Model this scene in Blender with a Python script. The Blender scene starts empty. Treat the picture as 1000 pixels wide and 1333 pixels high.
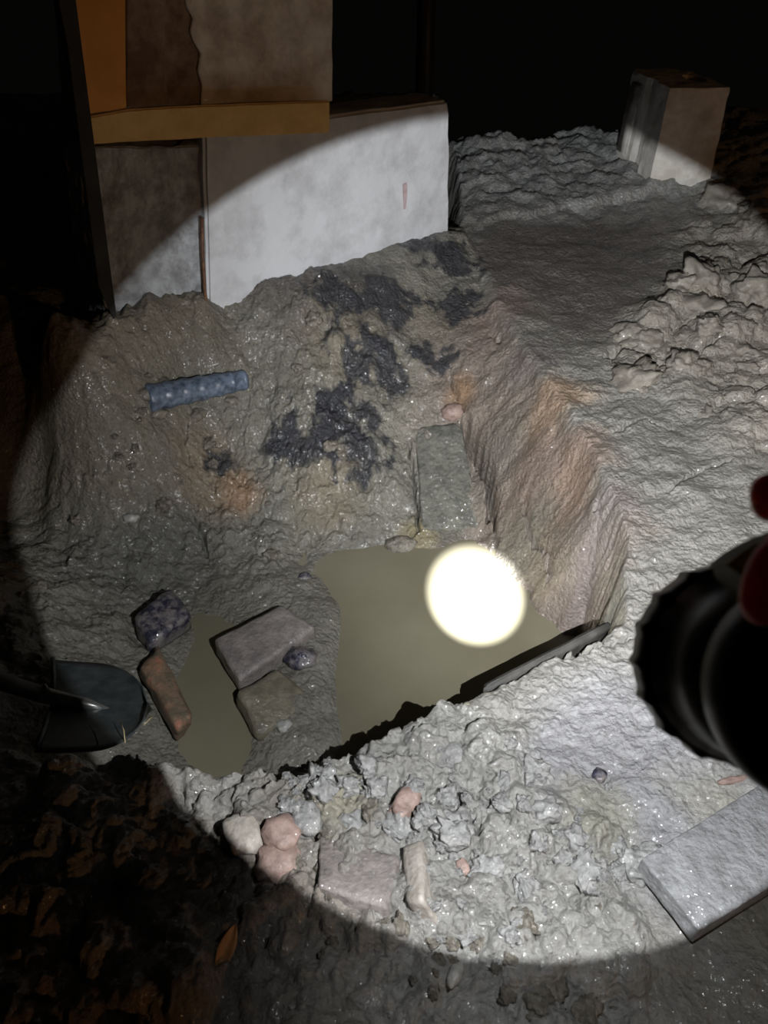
import bpy, bmesh, math, random
import numpy as np
from mathutils import Vector, Matrix, noise as mnoise

random.seed(7)
scene = bpy.context.scene
COL = scene.collection

# ------------------------------------------------------------------ camera
H, PITCH, F = 1.10, math.radians(40.0), 1000.0          # eye height, tilt below horizon, focal length in pixels (1000 px wide)
FWD = Vector((0, math.cos(PITCH), -math.sin(PITCH)))
UP = Vector((0, math.sin(PITCH), math.cos(PITCH)))
RIGHT = Vector((1, 0, 0))
EYE = Vector((0, 0, H))
cam_data = bpy.data.cameras.new('camera')
cam_data.sensor_fit = 'HORIZONTAL'; cam_data.sensor_width = 36.0; cam_data.lens = 36.0
cam_data.clip_start = 0.01
cam = bpy.data.objects.new('camera', cam_data); COL.objects.link(cam)
cam.location = EYE
cam.rotation_euler = (math.pi / 2 - PITCH, 0, 0)
scene.camera = cam
cam_data.dof.use_dof = True; cam_data.dof.focus_distance = 1.35; cam_data.dof.aperture_fstop = 12.0

# ------------------------------------------------------------------ night sky, far warm lamp, exposure
world = bpy.data.worlds.new('night'); scene.world = world
world.use_nodes = True
bg = world.node_tree.nodes['Background']
bg.inputs['Color'].default_value = (0.50, 0.47, 0.42, 1)
bg.inputs['Strength'].default_value = 0.003
lamp_data = bpy.data.lights.new('site_lamp', 'POINT')
lamp_data.energy = 190; lamp_data.color = (1.0, 0.52, 0.20); lamp_data.shadow_soft_size = 0.15
lamp = bpy.data.objects.new('site_lamp', lamp_data); COL.objects.link(lamp)
lamp.location = (6.0, -6.4, 2.3)
vs = scene.view_settings
vs.view_transform = 'Standard'; vs.look = 'None'; vs.gamma = 1.0; vs.use_curve_mapping = False
vs.exposure = 0.0

# torch: wide spill and hot spot; added fill spots brighten far and near ground
SPILL_W, BACK_FILL_W, HOT_W, NEAR_FILL_W = 52.0, 150.0, 2200.0, 7.0
BACK_FILL_AIM = (720, 500, -.05)
TORCH_COLOR = (0.92, 0.96, 1.0)

DEEP = 1.25                                             # depth of the pit against the first survey
def dz(z): return z * DEEP if z < 0 else z
def ray(px, py):
    return RIGHT * ((px - 500) / F) + UP * ((666.5 - py) / F) + FWD
def at(px, py, z):
    d = ray(px, py); return EYE + d * ((z - H) / d.z)
def cam_pt(px, py, depth):
    return EYE + ray(px, py) * depth

# ------------------------------------------------------------------ numpy noise
_S = 1024
_TAB = {}
def _rnd(ix, iy, s):
    if s not in _TAB: _TAB[s] = np.random.RandomState(s + 1).rand(_S, _S).astype(np.float32)
    return _TAB[s][ix & (_S - 1), iy & (_S - 1)]
_GT = {}
def gnoise(x, y, s=0):
    ix = np.floor(x).astype(np.int32); iy = np.floor(y).astype(np.int32)
    fx = x - ix; fy = y - iy
    u = fx * fx * fx * (fx * (fx * 6 - 15) + 10); v = fy * fy * fy * (fy * (fy * 6 - 15) + 10)
    if s not in _GT:
        a0 = np.random.RandomState(s + 500).rand(256, 256).astype(np.float32) * 2 * np.pi
        _GT[s] = (np.cos(a0), np.sin(a0))
    gc, gs = _GT[s]
    def g(dx, dy):
        i = (ix + dx) & 255; j = (iy + dy) & 255
        return gc[i, j] * (fx - dx) + gs[i, j] * (fy - dy)
    a = g(0, 0) * (1 - u) + g(1, 0) * u
    b = g(0, 1) * (1 - u) + g(1, 1) * u
    return (a * (1 - v) + b * v) * 1.5
def fbm(x, y, oct=4, s=0, gain=0.5):
    t = 0; a = 1.0; n = 0
    for i in range(oct):
        t = t + a * gnoise(x * 2 ** i + 13.7 * i, y * 2 ** i - 7.1 * i, s + i); n += a; a *= gain
    return t / n
def lumps(x, y, cell, s=0, dens=1.0):
    """half-buried round clods: height in units of cell"""
    x = x / cell; y = y / cell
    ix = np.floor(x).astype(np.int32); iy = np.floor(y).astype(np.int32)
    h = np.zeros_like(x)
    for dx in (-1, 0, 1):
        for dy in (-1, 0, 1):
            cx = ix + dx; cy = iy + dy
            ok = _rnd(cx, cy, s + 3) < dens
            px = cx + _rnd(cx, cy, s); py = cy + _rnd(cx, cy, s + 1)
            r = 0.25 + 0.5 * _rnd(cx, cy, s + 2)
            asp = 0.75 + 0.5 * _rnd(cx, cy, s + 4)
            d2 = ((x - px) * asp) ** 2 + ((y - py) / asp) ** 2
            h = np.maximum(h, np.where(ok, np.maximum(0, 1 - d2 / (r * r)) ** .38 * r * 0.85, 0))
    return h
def smooth(t):
    t = np.clip(t, 0, 1); return t * t * (3 - 2 * t)

# ------------------------------------------------------------------ terrain
def ctl(lst, deep=lambda z: z):
    P = []; Z = []
    for px, py, z in lst:
        z = deep(z); p = at(px, py, z); P.append((p.x, p.y)); Z.append(z)
    return P, Z
def tps(P, Z, lam=2e-4):
    P = np.array(P); Z = np.array(Z); n = len(P)
    d = np.linalg.norm(P[:, None] - P[None], axis=2)
    K = np.where(d > 0, d * d * np.log(d + 1e-12), 0) + lam * np.eye(n)
    A = np.zeros((n + 3, n + 3)); A[:n, :n] = K
    A[:n, n] = 1; A[:n, n + 1:] = P; A[n, :n] = 1; A[n + 1:, :n] = P.T
    w = np.linalg.solve(A, np.concatenate([Z, [0, 0, 0]]))
    def f(x, y):
        out = w[n] + w[n + 1] * x + w[n + 2] * y
        for i in range(n):
            d2 = (x - P[i, 0]) ** 2 + (y - P[i, 1]) ** 2
            out = out + w[i] * 0.5 * d2 * np.log(d2 + 1e-12)
        return out
    return f

WA, WB = at(270, 405, .14), at(583, 300, .18)
WD = Vector((WB.x - WA.x, WB.y - WA.y, 0)).normalized()
WN = Vector((WD.y, -WD.x, 0))                           # towards the camera
if WN.y > 0: WN = -WN
def wp(px, py, off=0.0):
    d = ray(px, py); o = Vector((WA.x, WA.y, 0)) + WN * off
    return EYE + d * ((o - EYE).dot(WN) / d.dot(WN))

W = -0.280 * DEEP                                              # water level
pitP, pitZ = ctl([
    (500, 800, -.325), (600, 860, -.325), (470, 900, -.32), (520, 740, -.305), (580, 800, -.315), (660, 830, -.30),
    (280, 865, -.293), (300, 955, -.293), (265, 900, -.29), (345, 830, -.272), (420, 870, -.262), (400, 950, -.258), (425, 790, -.268),
    (230, 720, -.245), (330, 740, -.262), (420, 690, -.255), (200, 850, -.255), (130, 800, -.22), (100, 700, -.19), (60, 860, -.165), (60, 600, -.10),
    (250, 600, -.13), (250, 510, -.02), (100, 480, 0.02), (300, 430, .09), (450, 415, .085), (420, 500, -.03),
    (420, 600, -.14), (490, 650, -.215), (560, 375, .10), (550, 470, -.02), (585, 430, .03), (0, 760, -.12), (0, 480, .05),
    (560, 560, -.13), (600, 600, -.18), (640, 695, -.255), (690, 770, -.275), (725, 815, -.28), (560, 705, -.272), (510, 700, -.272),
    (700, 600, -.07), (765, 700, -.08), (745, 780, -.20), (700, 858, -.31), (750, 832, -.29), (785, 812, -.27), (660, 520, -.03), (620, 430, .04), (615, 345, .12),
    (-150, 700, -.05), (-150, 400, .1)], dz)
for q in [(60, 425), (110, 422), (150, 417), (200, 412), (270, 404), (350, 380), (430, 352), (520, 322), (583, 302)]:
    p = wp(*q, .03); pitP.append((p.x, p.y)); pitZ.append(p.z); p = wp(*q, -.2); pitP.append((p.x, p.y)); pitZ.append(p.z + .01)
pit_f = tps(pitP, pitZ)
bankP, bankZ = ctl([
    (600, 1000, 0), (900, 1000, 0.005), (500, 1200, .02), (200, 1150, 0.0), (100, 1330, .03), (800, 1300, -.01), (480, 970, 0.0), (760, 850, 0.0),
    (900, 800, 0), (900, 650, .02), (850, 500, .05), (960, 450, .09), (985, 300, .19), (750, 420, .085), (700, 300, .14), (850, 262, .17),
    (640, 185, .22), (800, 185, .22), (950, 205, .25), (600, 250, .18), (640, 400, .10), (800, 650, .02), (690, 470, .07),
    (1150, 600, .06), (1200, 1000, .02), (1200, 300, .25), (50, 985, -.035), (160, 985, -.02), (-100, 950, -.04), (-150, 1300, .02), (300, 1030, -.01), (500, 1500, .02), (900, 1500, 0)])
bank_f = tps(bankP, bankZ)

rim_px = [(802, 803, 0), (804, 760, 0), (803, 690, .01), (775, 605, .03), (735, 530, .05), (692, 465, .07), (645, 395, .10), (620, 330, .14), (600, 285, .18)]
near_px = [(370, 1002, 0), (410, 992, 0), (480, 962, 0), (560, 925, 0), (640, 890, 0), (720, 850, 0)]
left_px = [(-200, 945, -.04), (0, 945, -.04), (85, 972, -.03), (185, 962, -.025), (255, 985, -.015), (320, 996, -.008)]
poly = [at(*p) for p in left_px + near_px + rim_px]
poly = [(p.x, p.y) for p in poly] + [(0.3, 4.5), (-4, 4.5)]
NL = len(left_px)

def seg_dist(x, y, a, b):
    ax, ay = a; bx, by = b
    dx, dy = bx - ax, by - ay
    t = np.clip(((x - ax) * dx + (y - ay) * dy) / (dx * dx + dy * dy), 0, 1)
    return np.hypot(x - ax - t * dx, y - ay - t * dy)
def inside(x, y, pl):
    c = np.zeros(x.shape, bool)
    for i in range(len(pl)):
        x1, y1 = pl[i]; x2, y2 = pl[i - 1]
        c ^= ((y1 > y) != (y2 > y)) & (x < (x2 - x1) * (y - y1) / (y2 - y1 + 1e-12) + x1)
    return c
RAG = {}
def blob(x, y, px, py, z, r, rag=0.25, s=0):
    p = at(px, py, dz(z))
    k = s % 4
    if k not in RAG: RAG[k] = fbm(x * 9, y * 9, 3, 40 + k)
    n = RAG[k] if s % 8 < 4 else -RAG[k]
    d = np.hypot(x - p.x, y - p.y) / r + rag * n
    return smooth(1.25 - d)

def axis(segs):
    out = []
    for a, b, st in segs:
        n = max(2, int(round((b - a) / st))); out.append(np.linspace(a, b, n, endpoint=False))
    out.append(np.array([segs[-1][1]])); return np.concatenate(out)
XS = axis([(-4, -1.6, .08), (-1.6, -.85, .012), (-.85, -.5, .0045), (-.5, .75, .0028), (.75, 1.5, .006), (1.5, 4, .08)])
YS = axis([(-.6, .2, .03), (.2, .45, .005), (.45, 1.4, .0026), (1.4, 1.9, .0036), (1.9, 2.6, .0055), (2.6, 3.6, .011), (3.6, 4.6, .05), (4.6, 7, .2)])
NX, NY = len(XS), len(YS)
X, Y = np.meshgrid(XS.astype(np.float32), YS.astype(np.float32))                              # NY x NX

def clamp_soft(z, lo, hi): return np.clip(z, lo, hi)
PIT = clamp_soft(pit_f(X, Y), -.43, .32)
BANK = clamp_soft(bank_f(X, Y), -.08, .30)
BANK = np.where(Y > 3.4, BANK + (0.24 - BANK) * smooth((Y - 3.4) / .8), BANK)
BANK = BANK - .45 * np.maximum(0, Y - 3.45 - .12 * np.maximum(0, X - .5) + .10 * fbm(X * 3, Y * 3, 3, 77))
PIT = np.where(Y > 3.0, PIT + (0.2 - PIT) * smooth((Y - 3.0) / .6), PIT)
wx = fbm(X * 14, Y * 14, 4, 71) * .014; wy = fbm(X * 14, Y * 14, 4, 72) * .014
Xw, Yw = X + wx, Y + wy
INS = inside(Xw, Yw, poly)
dl = np.full(X.shape, 9.0); dn = dl.copy(); dr = dl.copy()
for i in range(len(poly) - 2):
    d = seg_dist(Xw, Yw, poly[i], poly[i + 1])
    if i < NL - 1: dl = np.minimum(dl, d)
    elif i < NL + len(near_px) - 1: dn = np.minimum(dn, d)
    else: dr = np.minimum(dr, d)
INSf = np.where(INS, 1.0, -1.0)
wl = 0.045; wn = 0.012; wr = 0.02
dmin = np.minimum(np.minimum(dl, dn), dr)
wid = np.where(dmin == dn, wn, np.where(dmin == dr, wr, wl))
# let the left part of the near rim widen softly
wid = np.where((dmin == dn) | (dmin == dl), wn + (wl - wn) * smooth((-.12 - X) / .30), wid)
mix = smooth(0.5 + 0.5 * INSf * dmin / wid)            # 1 in the pit
Z = BANK * (1 - mix) + PIT * mix
bankm = 1 - mix

# roughness masks (where the earth is broken up)
B = lambda px, py, z, r, s=0: blob(X, Y, px, py, z, r, .25, s)
m_near = np.clip(B(450, 1050, 0, .26) + B(600, 1060, 0, .24, 1) + B(720, 1100, 0, .18, 2) + B(540, 1180, 0, .22, 3) + B(330, 1020, 0, .12, 4) + B(700, 1200, 0, .16, 5) + .8 * B(300, 1200, 0, .35, 6) + .8 * B(600, 1300, 0, .3, 7) + .5 * B(150, 1100, 0, .3, 8) + B(250, 1015, -.01, .15, 29) + .8 * B(140, 1000, -.02, .14, 30), 0, 1) * bankm
m_right = np.clip(B(960, 420, .1, .28, 9) + B(900, 440, .08, .2, 10) + B(990, 320, .18, .3, 11) + .7 * B(840, 470, .06, .14, 12) + B(1040, 520, .08, .3, 13), 0, 1) * bankm
m_flat = np.clip(B(760, 380, .09, .42, 14) + B(700, 320, .13, .3, 15) + B(850, 310, .15, .3, 16), 0, 1) * bankm * (1 - m_right)
m_slick = np.clip(B(800, 950, 0, .16, 17) + B(760, 1010, 0, .10, 18) + B(920, 1050, 0, .16, 19) + B(950, 1130, 0, .14, 20), 0, 1) * bankm
m_slope = np.clip(B(200, 560, -.08, .6, 21) + B(420, 520, -.05, .4, 22) + B(60, 800, -.17, .3, 23), 0, 1) * mix
m_wall = np.clip(B(700, 620, -.08, .3, 24) + B(760, 720, -.1, .2, 25) + B(640, 480, 0, .25, 26), 0, 1) * mix
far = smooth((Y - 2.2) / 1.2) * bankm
m_calm = np.clip(B(870, 620, .02, .36, 27) + B(760, 450, .08, .2, 28), 0, 1) * bankm * (1 - m_right)
qx, qy = X + fbm(X * 40, Y * 40, 4, 5) * .014, Y + fbm(X * 40, Y * 40, 4, 6) * .014
L1 = lumps(qx, qy, .085, 11, .55) * .085
L2 = lumps(qx, qy, .040, 22, .75) * .040
L3 = lumps(qx, qy, .018, 33, .8) * .018
fine = fbm(X * 60, Y * 60, 4, 50)
med = fbm(X * 11, Y * 11, 5, 60)
big = fbm(X * 3.2, Y * 3.2, 4, 61)
ridge = 1 - np.abs(fbm(X * 26, Y * 26, 4, 62)) * 2
wet = smooth((Z - W + .012) / .03)                     # mud smoothed where it stands under water
base_amp = (0.006 + .006 * (1 - m_slick) * (1 - m_flat))
Z = Z + wet * (med * base_amp * 1.6 + fine * .0016 * (1 - .5 * m_slick) * (1 - .6 * m_calm)) + big * .012 * (1 - m_slick) * wet
Z += m_near * (1 - .75 * m_slick) * (L1 * .55 + L2 * .85 + L3 * .8)
Z += (1 - m_near) * bankm * (1 - m_flat) * (1 - .75 * m_calm) * L3 * .30
Z += m_right * (lumps(qx, qy, .15, 44, .7) * .15 * .5 + L1 * .55 + L2 * .3)
Z += m_slope * wet * (L2 * .42 + L3 * .55 + med * .014 + lumps(qx, qy, .011, 55, .7) * .011 * .6)
Z += m_wall * (fbm(X * 8, Y * 22, 4, 63) * .015 + fbm(X * 40, Y * 18, 3, 64) * .006)
Z += far * (1 - m_flat) * (med * .022 + L1 * .12)
# lip of the broken crust in front of the hollow block
a, b = at(640, 292, .15), at(935, 237, .19)
dd = (X - a.x) * (b.y - a.y) - (Y - a.y) * (b.x - a.x)
dd = -dd / math.hypot(b.x - a.x, b.y - a.y) + fbm(X * 8, Y * 8, 4, 65) * .06
lip = smooth(dd / .02) * smooth((X - a.x + .1) / .15) * bankm * (1 - m_right)
Z += lip * .022
# cracks
cxw, cyw = X + fbm(X * 45, Y * 45, 3, 81) * .010, Y + fbm(X * 45, Y * 45, 3, 82) * .010
def crack(pts, w, depth):
    global Z
    P = [at(p[0], p[1], dz(p[2])) for p in pts]
    d = np.full(X.shape, 9.0)
    for i in range(len(P) - 1):
        d = np.minimum(d, seg_dist(cxw, cyw, (P[i].x, P[i].y), (P[i + 1].x, P[i + 1].y)))
    Z -= depth * smooth(1.3 - d / w)
crack([(585, 500, -.06), (603, 548, -.12)], .007, .04)
crack([(606, 555, -.12), (622, 600, -.17), (636, 640, -.21), (642, 668, -.22)], .013, .11)
crack([(642, 668, -.22), (648, 700, -.25), (634, 722, -.26)], .006, .04)
crack([(534, 546, -.08), (540, 590, -.13), (545, 640, -.19), (544, 672, -.22), (536, 690, -.25)], .005, .06)
crack([(680, 672, -.2), (688, 698, -.21), (714, 738, -.22), (713, 765, -.24)], .006, .025)
crack([(800, 692, -.02), (806, 740, -.02), (802, 770, -.03), (797, 800, -.05)], .006, .035)
crack([(770, 690, -.1), (775, 720, -.1), (785, 790, -.1)], .004, .015)
crack([(247, 655, -.17), (258, 672, -.18), (263, 692, -.19)], .006, .030)
crack([(536, 690, -.25), (530, 700, -.26), (512, 718, -.27)], .005, .025)
crack([(640, 432, .05), (652, 440, .05)], .007, .03)
crack([(240, 545, -.05), (235, 565, -.07), (240, 580, -.08)], .010, .03)
crack([(330, 1035, -.005), (370, 1014, 0), (412, 992, 0)], .006, .05)
crack([(800, 840, 0), (780, 826, 0), (760, 842, 0), (735, 856, 0), (824, 828, 0)], .0035, .02)
crack([(790, 465, .07), (815, 452, .07), (845, 462, .08), (880, 470, .08), (930, 450, .09)], .010, .03)
crack([(870, 640, .02), (905, 612, .03), (950, 600, .03)], .005, .015)
crack([(800, 560, .04), (840, 540, .05), (880, 552, .05)], .005, .015)
crack([(100, 990, -.05), (130, 1000, -.04), (180, 975, -.04), (205, 1010, -.03)], .008, .03)
crack([(415, 1090, 0), (408, 1060, 0), (398, 1040, 0), (420, 1028, 0)], .007, .04)
crack([(620, 1090, 0), (600, 1055, 0), (585, 1020, 0), (660, 1070, 0), (690, 1110, 0), (700, 1160, 0)], .006, .03)
crack([(545, 1180, 0), (600, 1190, 0), (640, 1205, 0), (690, 1225, 0)], .007, .03)
crack([(800, 1175, 0), (770, 1165, 0), (748, 1185, 0)], .006, .025)

# the slab lies a little above the mud in front of it and under the mud behind
SLAB = [at(836, 1117, .040), at(1040, 990, .013), at(1150, 1065, .013), at(911, 1211, .042)]
sd1 = seg_dist(X, Y, (SLAB[0].x, SLAB[0].y), (SLAB[3].x, SLAB[3].y)); p_ = at(1060, 1120, .03); sd2 = seg_dist(X, Y, (SLAB[3].x, SLAB[3].y), (p_.x, p_.y))
low = smooth(1.4 - np.minimum(sd1, sd2) / .05)
Z = Z * (1 - low) + np.minimum(Z, -.004 + (Z - .02) * .25) * low
def grid_z(x, y):
    i = int(np.clip(np.searchsorted(XS, x) - 1, 0, NX - 2)); j = int(np.clip(np.searchsorted(YS, y) - 1, 0, NY - 2))
    u = (x - XS[i]) / (XS[i + 1] - XS[i]); v = (y - YS[j]) / (YS[j + 1] - YS[j])
    return float((Z[j, i] * (1 - u) + Z[j, i + 1] * u) * (1 - v) + (Z[j + 1, i] * (1 - u) + Z[j + 1, i + 1] * u) * v)
def hit(px, py):
    """first point of the ground along the sight line through a pixel"""
    d = ray(px, py); t = .4
    while t < 7:
        p = EYE + d * t
        if p.z < grid_z(p.x, p.y): return p
        t += .004
    return EYE + d * 7

# ------------------------------------------------------------------ ground colour (earth, and warm lamp glow painted at the lower left)
T = np.empty(X.shape + (3,)); T[:] = (.195, .182, .148)
def tint(px, py, z, r, c, s=1.0, seed=0, rag=.6):
    w = (blob(X, Y, px, py, z, r, rag, seed) * s)[..., None]
    T[:] = T * (1 - w) + np.array(c) * w
def tmask(m, c, s=1.0):
    w = (np.clip(m, 0, 1) * s)[..., None]; T[:] = T * (1 - w) + np.array(c) * w
tmask(bankm, (.27, .255, .225))
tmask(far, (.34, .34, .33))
tmask(m_flat, (.135, .118, .105), .9)
tmask(m_right, (.30, .265, .22), .9)
tmask(m_near * (1 - far), (.34, .328, .305), .9)
tmask(m_slick, (.35, .34, .35), .9)
tmask(m_wall, (.24, .185, .15), .8)
for q in [(720, 560, -.05, .10, (.34, .23, .15), .8), (745, 640, -.08, .10, (.30, .20, .15), .7), (770, 740, -.1, .12, (.31, .24, .20), .7), (650, 420, .05, .12, (.22, .16, .13), .8),
          (670, 720, -.24, .10, (.15, .145, .115), .7), (640, 600, -.15, .09, (.16, .145, .12), .6), (690, 500, -.02, .08, (.20, .165, .155), .6), (690, 640, -.15, .07, (.20, .14, .11), .6), (800, 660, 0, .10, (.24, .205, .20), .5),
          (310, 630, -.16, .07, (.34, .19, .10), .7), (270, 590, -.1, .12, (.26, .19, .12), .6), (100, 560, -.06, .25, (.20, .165, .115), .7), (160, 480, .03, .2, (.24, .20, .14), .6),
          
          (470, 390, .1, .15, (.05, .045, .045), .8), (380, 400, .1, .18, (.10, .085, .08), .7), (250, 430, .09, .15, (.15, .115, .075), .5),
          (450, 440, .05, .18, (.20, .17, .12), .6), (560, 400, .09, .1, (.19, .155, .11), .5),
          (570, 650, -.2, .10, (.105, .105, .085), .7), (550, 690, -.25, .06, (.26, .21, .11), .7), (600, 530, -.1, .05, (.30, .17, .08), .7), (430, 640, -.2, .12, (.21, .165, .105), .6),
          (200, 740, -.24, .22, (.165, .16, .138), .6), (440, 1050, 0, .06, (.40, .38, .26), .6), (400, 920, -.26, .15, (.23, .215, .18), .7),
          (780, 1070, 0, .07, (.36, .34, .27), .8), (930, 1040, 0, .08, (.36, .34, .28), .8), (980, 1190, 0, .08, (.34, .32, .23), .7),
          (300, 1200, 0, .25, (.20, .16, .12), .7), (60, 1300, 0, .2, (.24, .15, .08), .7), (690, 240, .18, .3, (.30, .31, .30), .4), (950, 260, .2, .12, (.26, .18, .12), .7)]:  # first two tints here put the lamp's warm glow into the earth
    tint(*q, seed=int(q[0] + q[1]) % 97)
TARN = fbm(X * 16, Y * 16, 4, 140, .6)
for px, py, z, r in [(485, 465, 0, .09), (500, 462, 0, .05), (445, 545, -.08, .10), (470, 565, -.09, .07), (400, 575, -.11, .08), (365, 565, -.1, .05), (430, 520, -.05, .06), (565, 458, 0, .05),
                     (590, 345, .12, .09), (600, 385, .1, .07), (555, 335, .13, .08), (500, 388, .1, .09), (430, 402, .09, .06), (280, 580, -.1, .05)]:
    p = at(px, py, dz(z)); d = np.hypot((X - p.x) * .8, (Y - p.y) * 1.1) / r
    w_ = (smooth((1.05 - d + 1.5 * TARN) * 2.2) * .93)[..., None]
    T = T * (1 - w_) + np.array((.026, .026, .031)) * w_
T *= (1 + .22 * fbm(X * 5, Y * 5, 3, 92) + .16 * fbm(X * 7, Y * 7, 4, 90) + .14 * fbm(X * 45, Y * 45, 3, 91))[..., None]
T = np.clip(T, .01, .8)

# ------------------------------------------------------------------ materials
def nodes_mat(name):
    m = bpy.data.materials.new(name); m.use_nodes = True
    nt = m.node_tree; p = nt.nodes['Principled BSDF']
    return m, nt, p
def N(nt, t, **kw):
    n = nt.nodes.new(t)
    for k, v in kw.items():
        if k in n.inputs: n.inputs[k].default_value = v
        else: setattr(n, k, v)
    return n
def add_surface(nt, p, scale, rmin, rmax, bump, dist, fine_scale, wet=0.0):
    tc = N(nt, 'ShaderNodeTexCoord')
    n1 = N(nt, 'ShaderNodeTexNoise', Scale=scale, Detail=6.0, Roughness=.6)
    nt.links.new(tc.outputs['Object'], n1.inputs['Vector'])
    mr = N(nt, 'ShaderNodeMapRange'); mr.inputs['From Min'].default_value = .35; mr.inputs['From Max'].default_value = .68
    mr.inputs['To Min'].default_value = rmin; mr.inputs['To Max'].default_value = rmax
    nt.links.new(n1.outputs['Fac'], mr.inputs['Value']); nt.links.new(mr.outputs['Result'], p.inputs['Roughness'])
    n2 = N(nt, 'ShaderNodeTexNoise', Scale=fine_scale * .5, Detail=8.0, Roughness=.68)
    nt.links.new(tc.outputs['Object'], n2.inputs['Vector'])
    v = N(nt, 'ShaderNodeTexVoronoi', Scale=fine_scale * .9); v.feature = 'SMOOTH_F1'
    nt.links.new(tc.outputs['Object'], v.inputs['Vector'])
    ad = N(nt, 'ShaderNodeMath', operation='MULTIPLY_ADD'); ad.inputs[1].default_value = -.45
    nt.links.new(v.outputs['Distance'], ad.inputs[0]); nt.links.new(n2.outputs['Fac'], ad.inputs[2])
    if wet:
        p.inputs['Coat Roughness'].default_value = .16
        nw = N(nt, 'ShaderNodeTexNoise', Scale=scale * 1.3, Detail=3.0); nt.links.new(tc.outputs['Object'], nw.inputs['Vector'])
        mw = N(nt, 'ShaderNodeMapRange'); mw.inputs['From Min'].default_value = .42; mw.inputs['From Max'].default_value = .62
        mw.inputs['To Min'].default_value = wet * .1; mw.inputs['To Max'].default_value = min(1.0, wet * 2)
        nt.links.new(nw.outputs['Fac'], mw.inputs['Value']); nt.links.new(mw.outputs['Result'], p.inputs['Coat Weight'])
        n4 = N(nt, 'ShaderNodeTexNoise', Scale=fine_scale * .8, Detail=1.0, Roughness=.5)
        nt.links.new(tc.outputs['Object'], n4.inputs['Vector'])
        b4 = N(nt, 'ShaderNodeBump', Strength=1.0, Distance=.006)
        nt.links.new(n4.outputs['Fac'], b4.inputs['Height']); nt.links.new(b4.outputs['Normal'], p.inputs['Coat Normal'])
    bp = N(nt, 'ShaderNodeBump', Strength=bump, Distance=dist)
    nt.links.new(ad.outputs[0], bp.inputs['Height']); nt.links.new(bp.outputs['Normal'], p.inputs['Normal'])
    return tc, n1, n2
def earth_mat():
    m, nt, p = nodes_mat('wet_mud')
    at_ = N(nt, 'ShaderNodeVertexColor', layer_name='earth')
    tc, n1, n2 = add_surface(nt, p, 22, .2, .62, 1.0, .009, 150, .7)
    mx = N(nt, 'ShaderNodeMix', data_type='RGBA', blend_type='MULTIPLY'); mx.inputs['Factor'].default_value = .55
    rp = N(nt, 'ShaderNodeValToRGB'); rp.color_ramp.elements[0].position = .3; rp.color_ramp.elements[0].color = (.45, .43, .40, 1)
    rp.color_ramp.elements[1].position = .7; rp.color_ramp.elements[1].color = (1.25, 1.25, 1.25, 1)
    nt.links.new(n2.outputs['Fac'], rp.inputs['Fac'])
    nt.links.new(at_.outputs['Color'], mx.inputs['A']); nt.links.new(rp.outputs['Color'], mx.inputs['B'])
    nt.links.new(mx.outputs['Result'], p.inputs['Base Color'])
    p.inputs['Specular IOR Level'].default_value = .55
    return m
def mottled(name, c1, c2, scale=12, rmin=.35, rmax=.75, bump=.5, dist=.003, fine=160, c3=None, pos=(.38, .62), metallic=0.0, wet=0.0):
    m, nt, p = nodes_mat(name)
    tc, n1, n2 = add_surface(nt, p, scale, rmin, rmax, bump, dist, fine, wet)
    rp = N(nt, 'ShaderNodeValToRGB')
    rp.color_ramp.elements[0].position = pos[0]; rp.color_ramp.elements[0].color = (*c1, 1)
    rp.color_ramp.elements[1].position = pos[1]; rp.color_ramp.elements[1].color = (*c2, 1)
    if c3:
        e = rp.color_ramp.elements.new(min(.95, pos[1] + .1)); e.color = (*c3, 1)
    n3 = N(nt, 'ShaderNodeTexNoise', Scale=scale * 1.7, Detail=7.0, Roughness=.65)
    nt.links.new(tc.outputs['Object'], n3.inputs['Vector'])
    nt.links.new(n3.outputs['Fac'], rp.inputs['Fac']); nt.links.new(rp.outputs['Color'], p.inputs['Base Color'])
    p.inputs['Metallic'].default_value = metallic
    return m
M = {}
M['mud'] = earth_mat()
M['clod'] = mottled('mud_clod', (.20, .195, .187), (.38, .37, .352), 25, .2, .55, 1.0, .006, 140, wet=.5)
M['clod_dark'] = mottled('dark_mud_clod', (.11, .095, .075), (.22, .195, .155), 25, .25, .6, 1.0, .006, 140, wet=.3)
M['clod_tan'] = mottled('tan_mud_clod', (.17, .148, .12), (.27, .24, .20), 20, .35, .7, 1.0, .010, 120, wet=.15)
M['brick_grey'] = mottled('mud_caked_brick', (.17, .15, .14), (.28, .24, .22), 22, .25, .55, .9, .004, 150, wet=.4)
M['brick_red'] = mottled('red_brick', (.12, .095, .065), (.23, .14, .09), 13, .3, .6, .8, .004, 130, (.36, .145, .085), (.40, .55), wet=.3)
M['brick_tan'] = mottled('tan_brick', (.12, .105, .075), (.21, .18, .13), 18, .3, .6, .8, .004, 130, wet=.3)
M['stone_dark'] = mottled('blue_black_stone', (.025, .025, .045), (.19, .165, .16), 20, .15, .45, .9, .005, 110, pos=(.42, .58), wet=.5)
M['stone_pink'] = mottled('pink_stone', (.22, .15, .125), (.36, .25, .21), 30, .35, .65, .8, .004, 120, wet=.2)
M['stone_beige'] = mottled('beige_stone', (.28, .245, .205), (.42, .375, .33), 28, .4, .7, .8, .004, 120, wet=.2)
M['stone_white'] = mottled('pale_stone', (.28, .275, .25), (.42, .41, .38), 25, .25, .5, .5, .003, 120, wet=.6)
M['slab'] = mottled('grey_slab', (.20, .197, .195), (.32, .315, .318), 20, .25, .55, 1.0, .006, 150, wet=.5)
M['concrete'] = mottled('pale_concrete', (.36, .355, .36), (.52, .52, .53), 5, .6, .9, .35, .003, 90, pos=(.3, .55))
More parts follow.
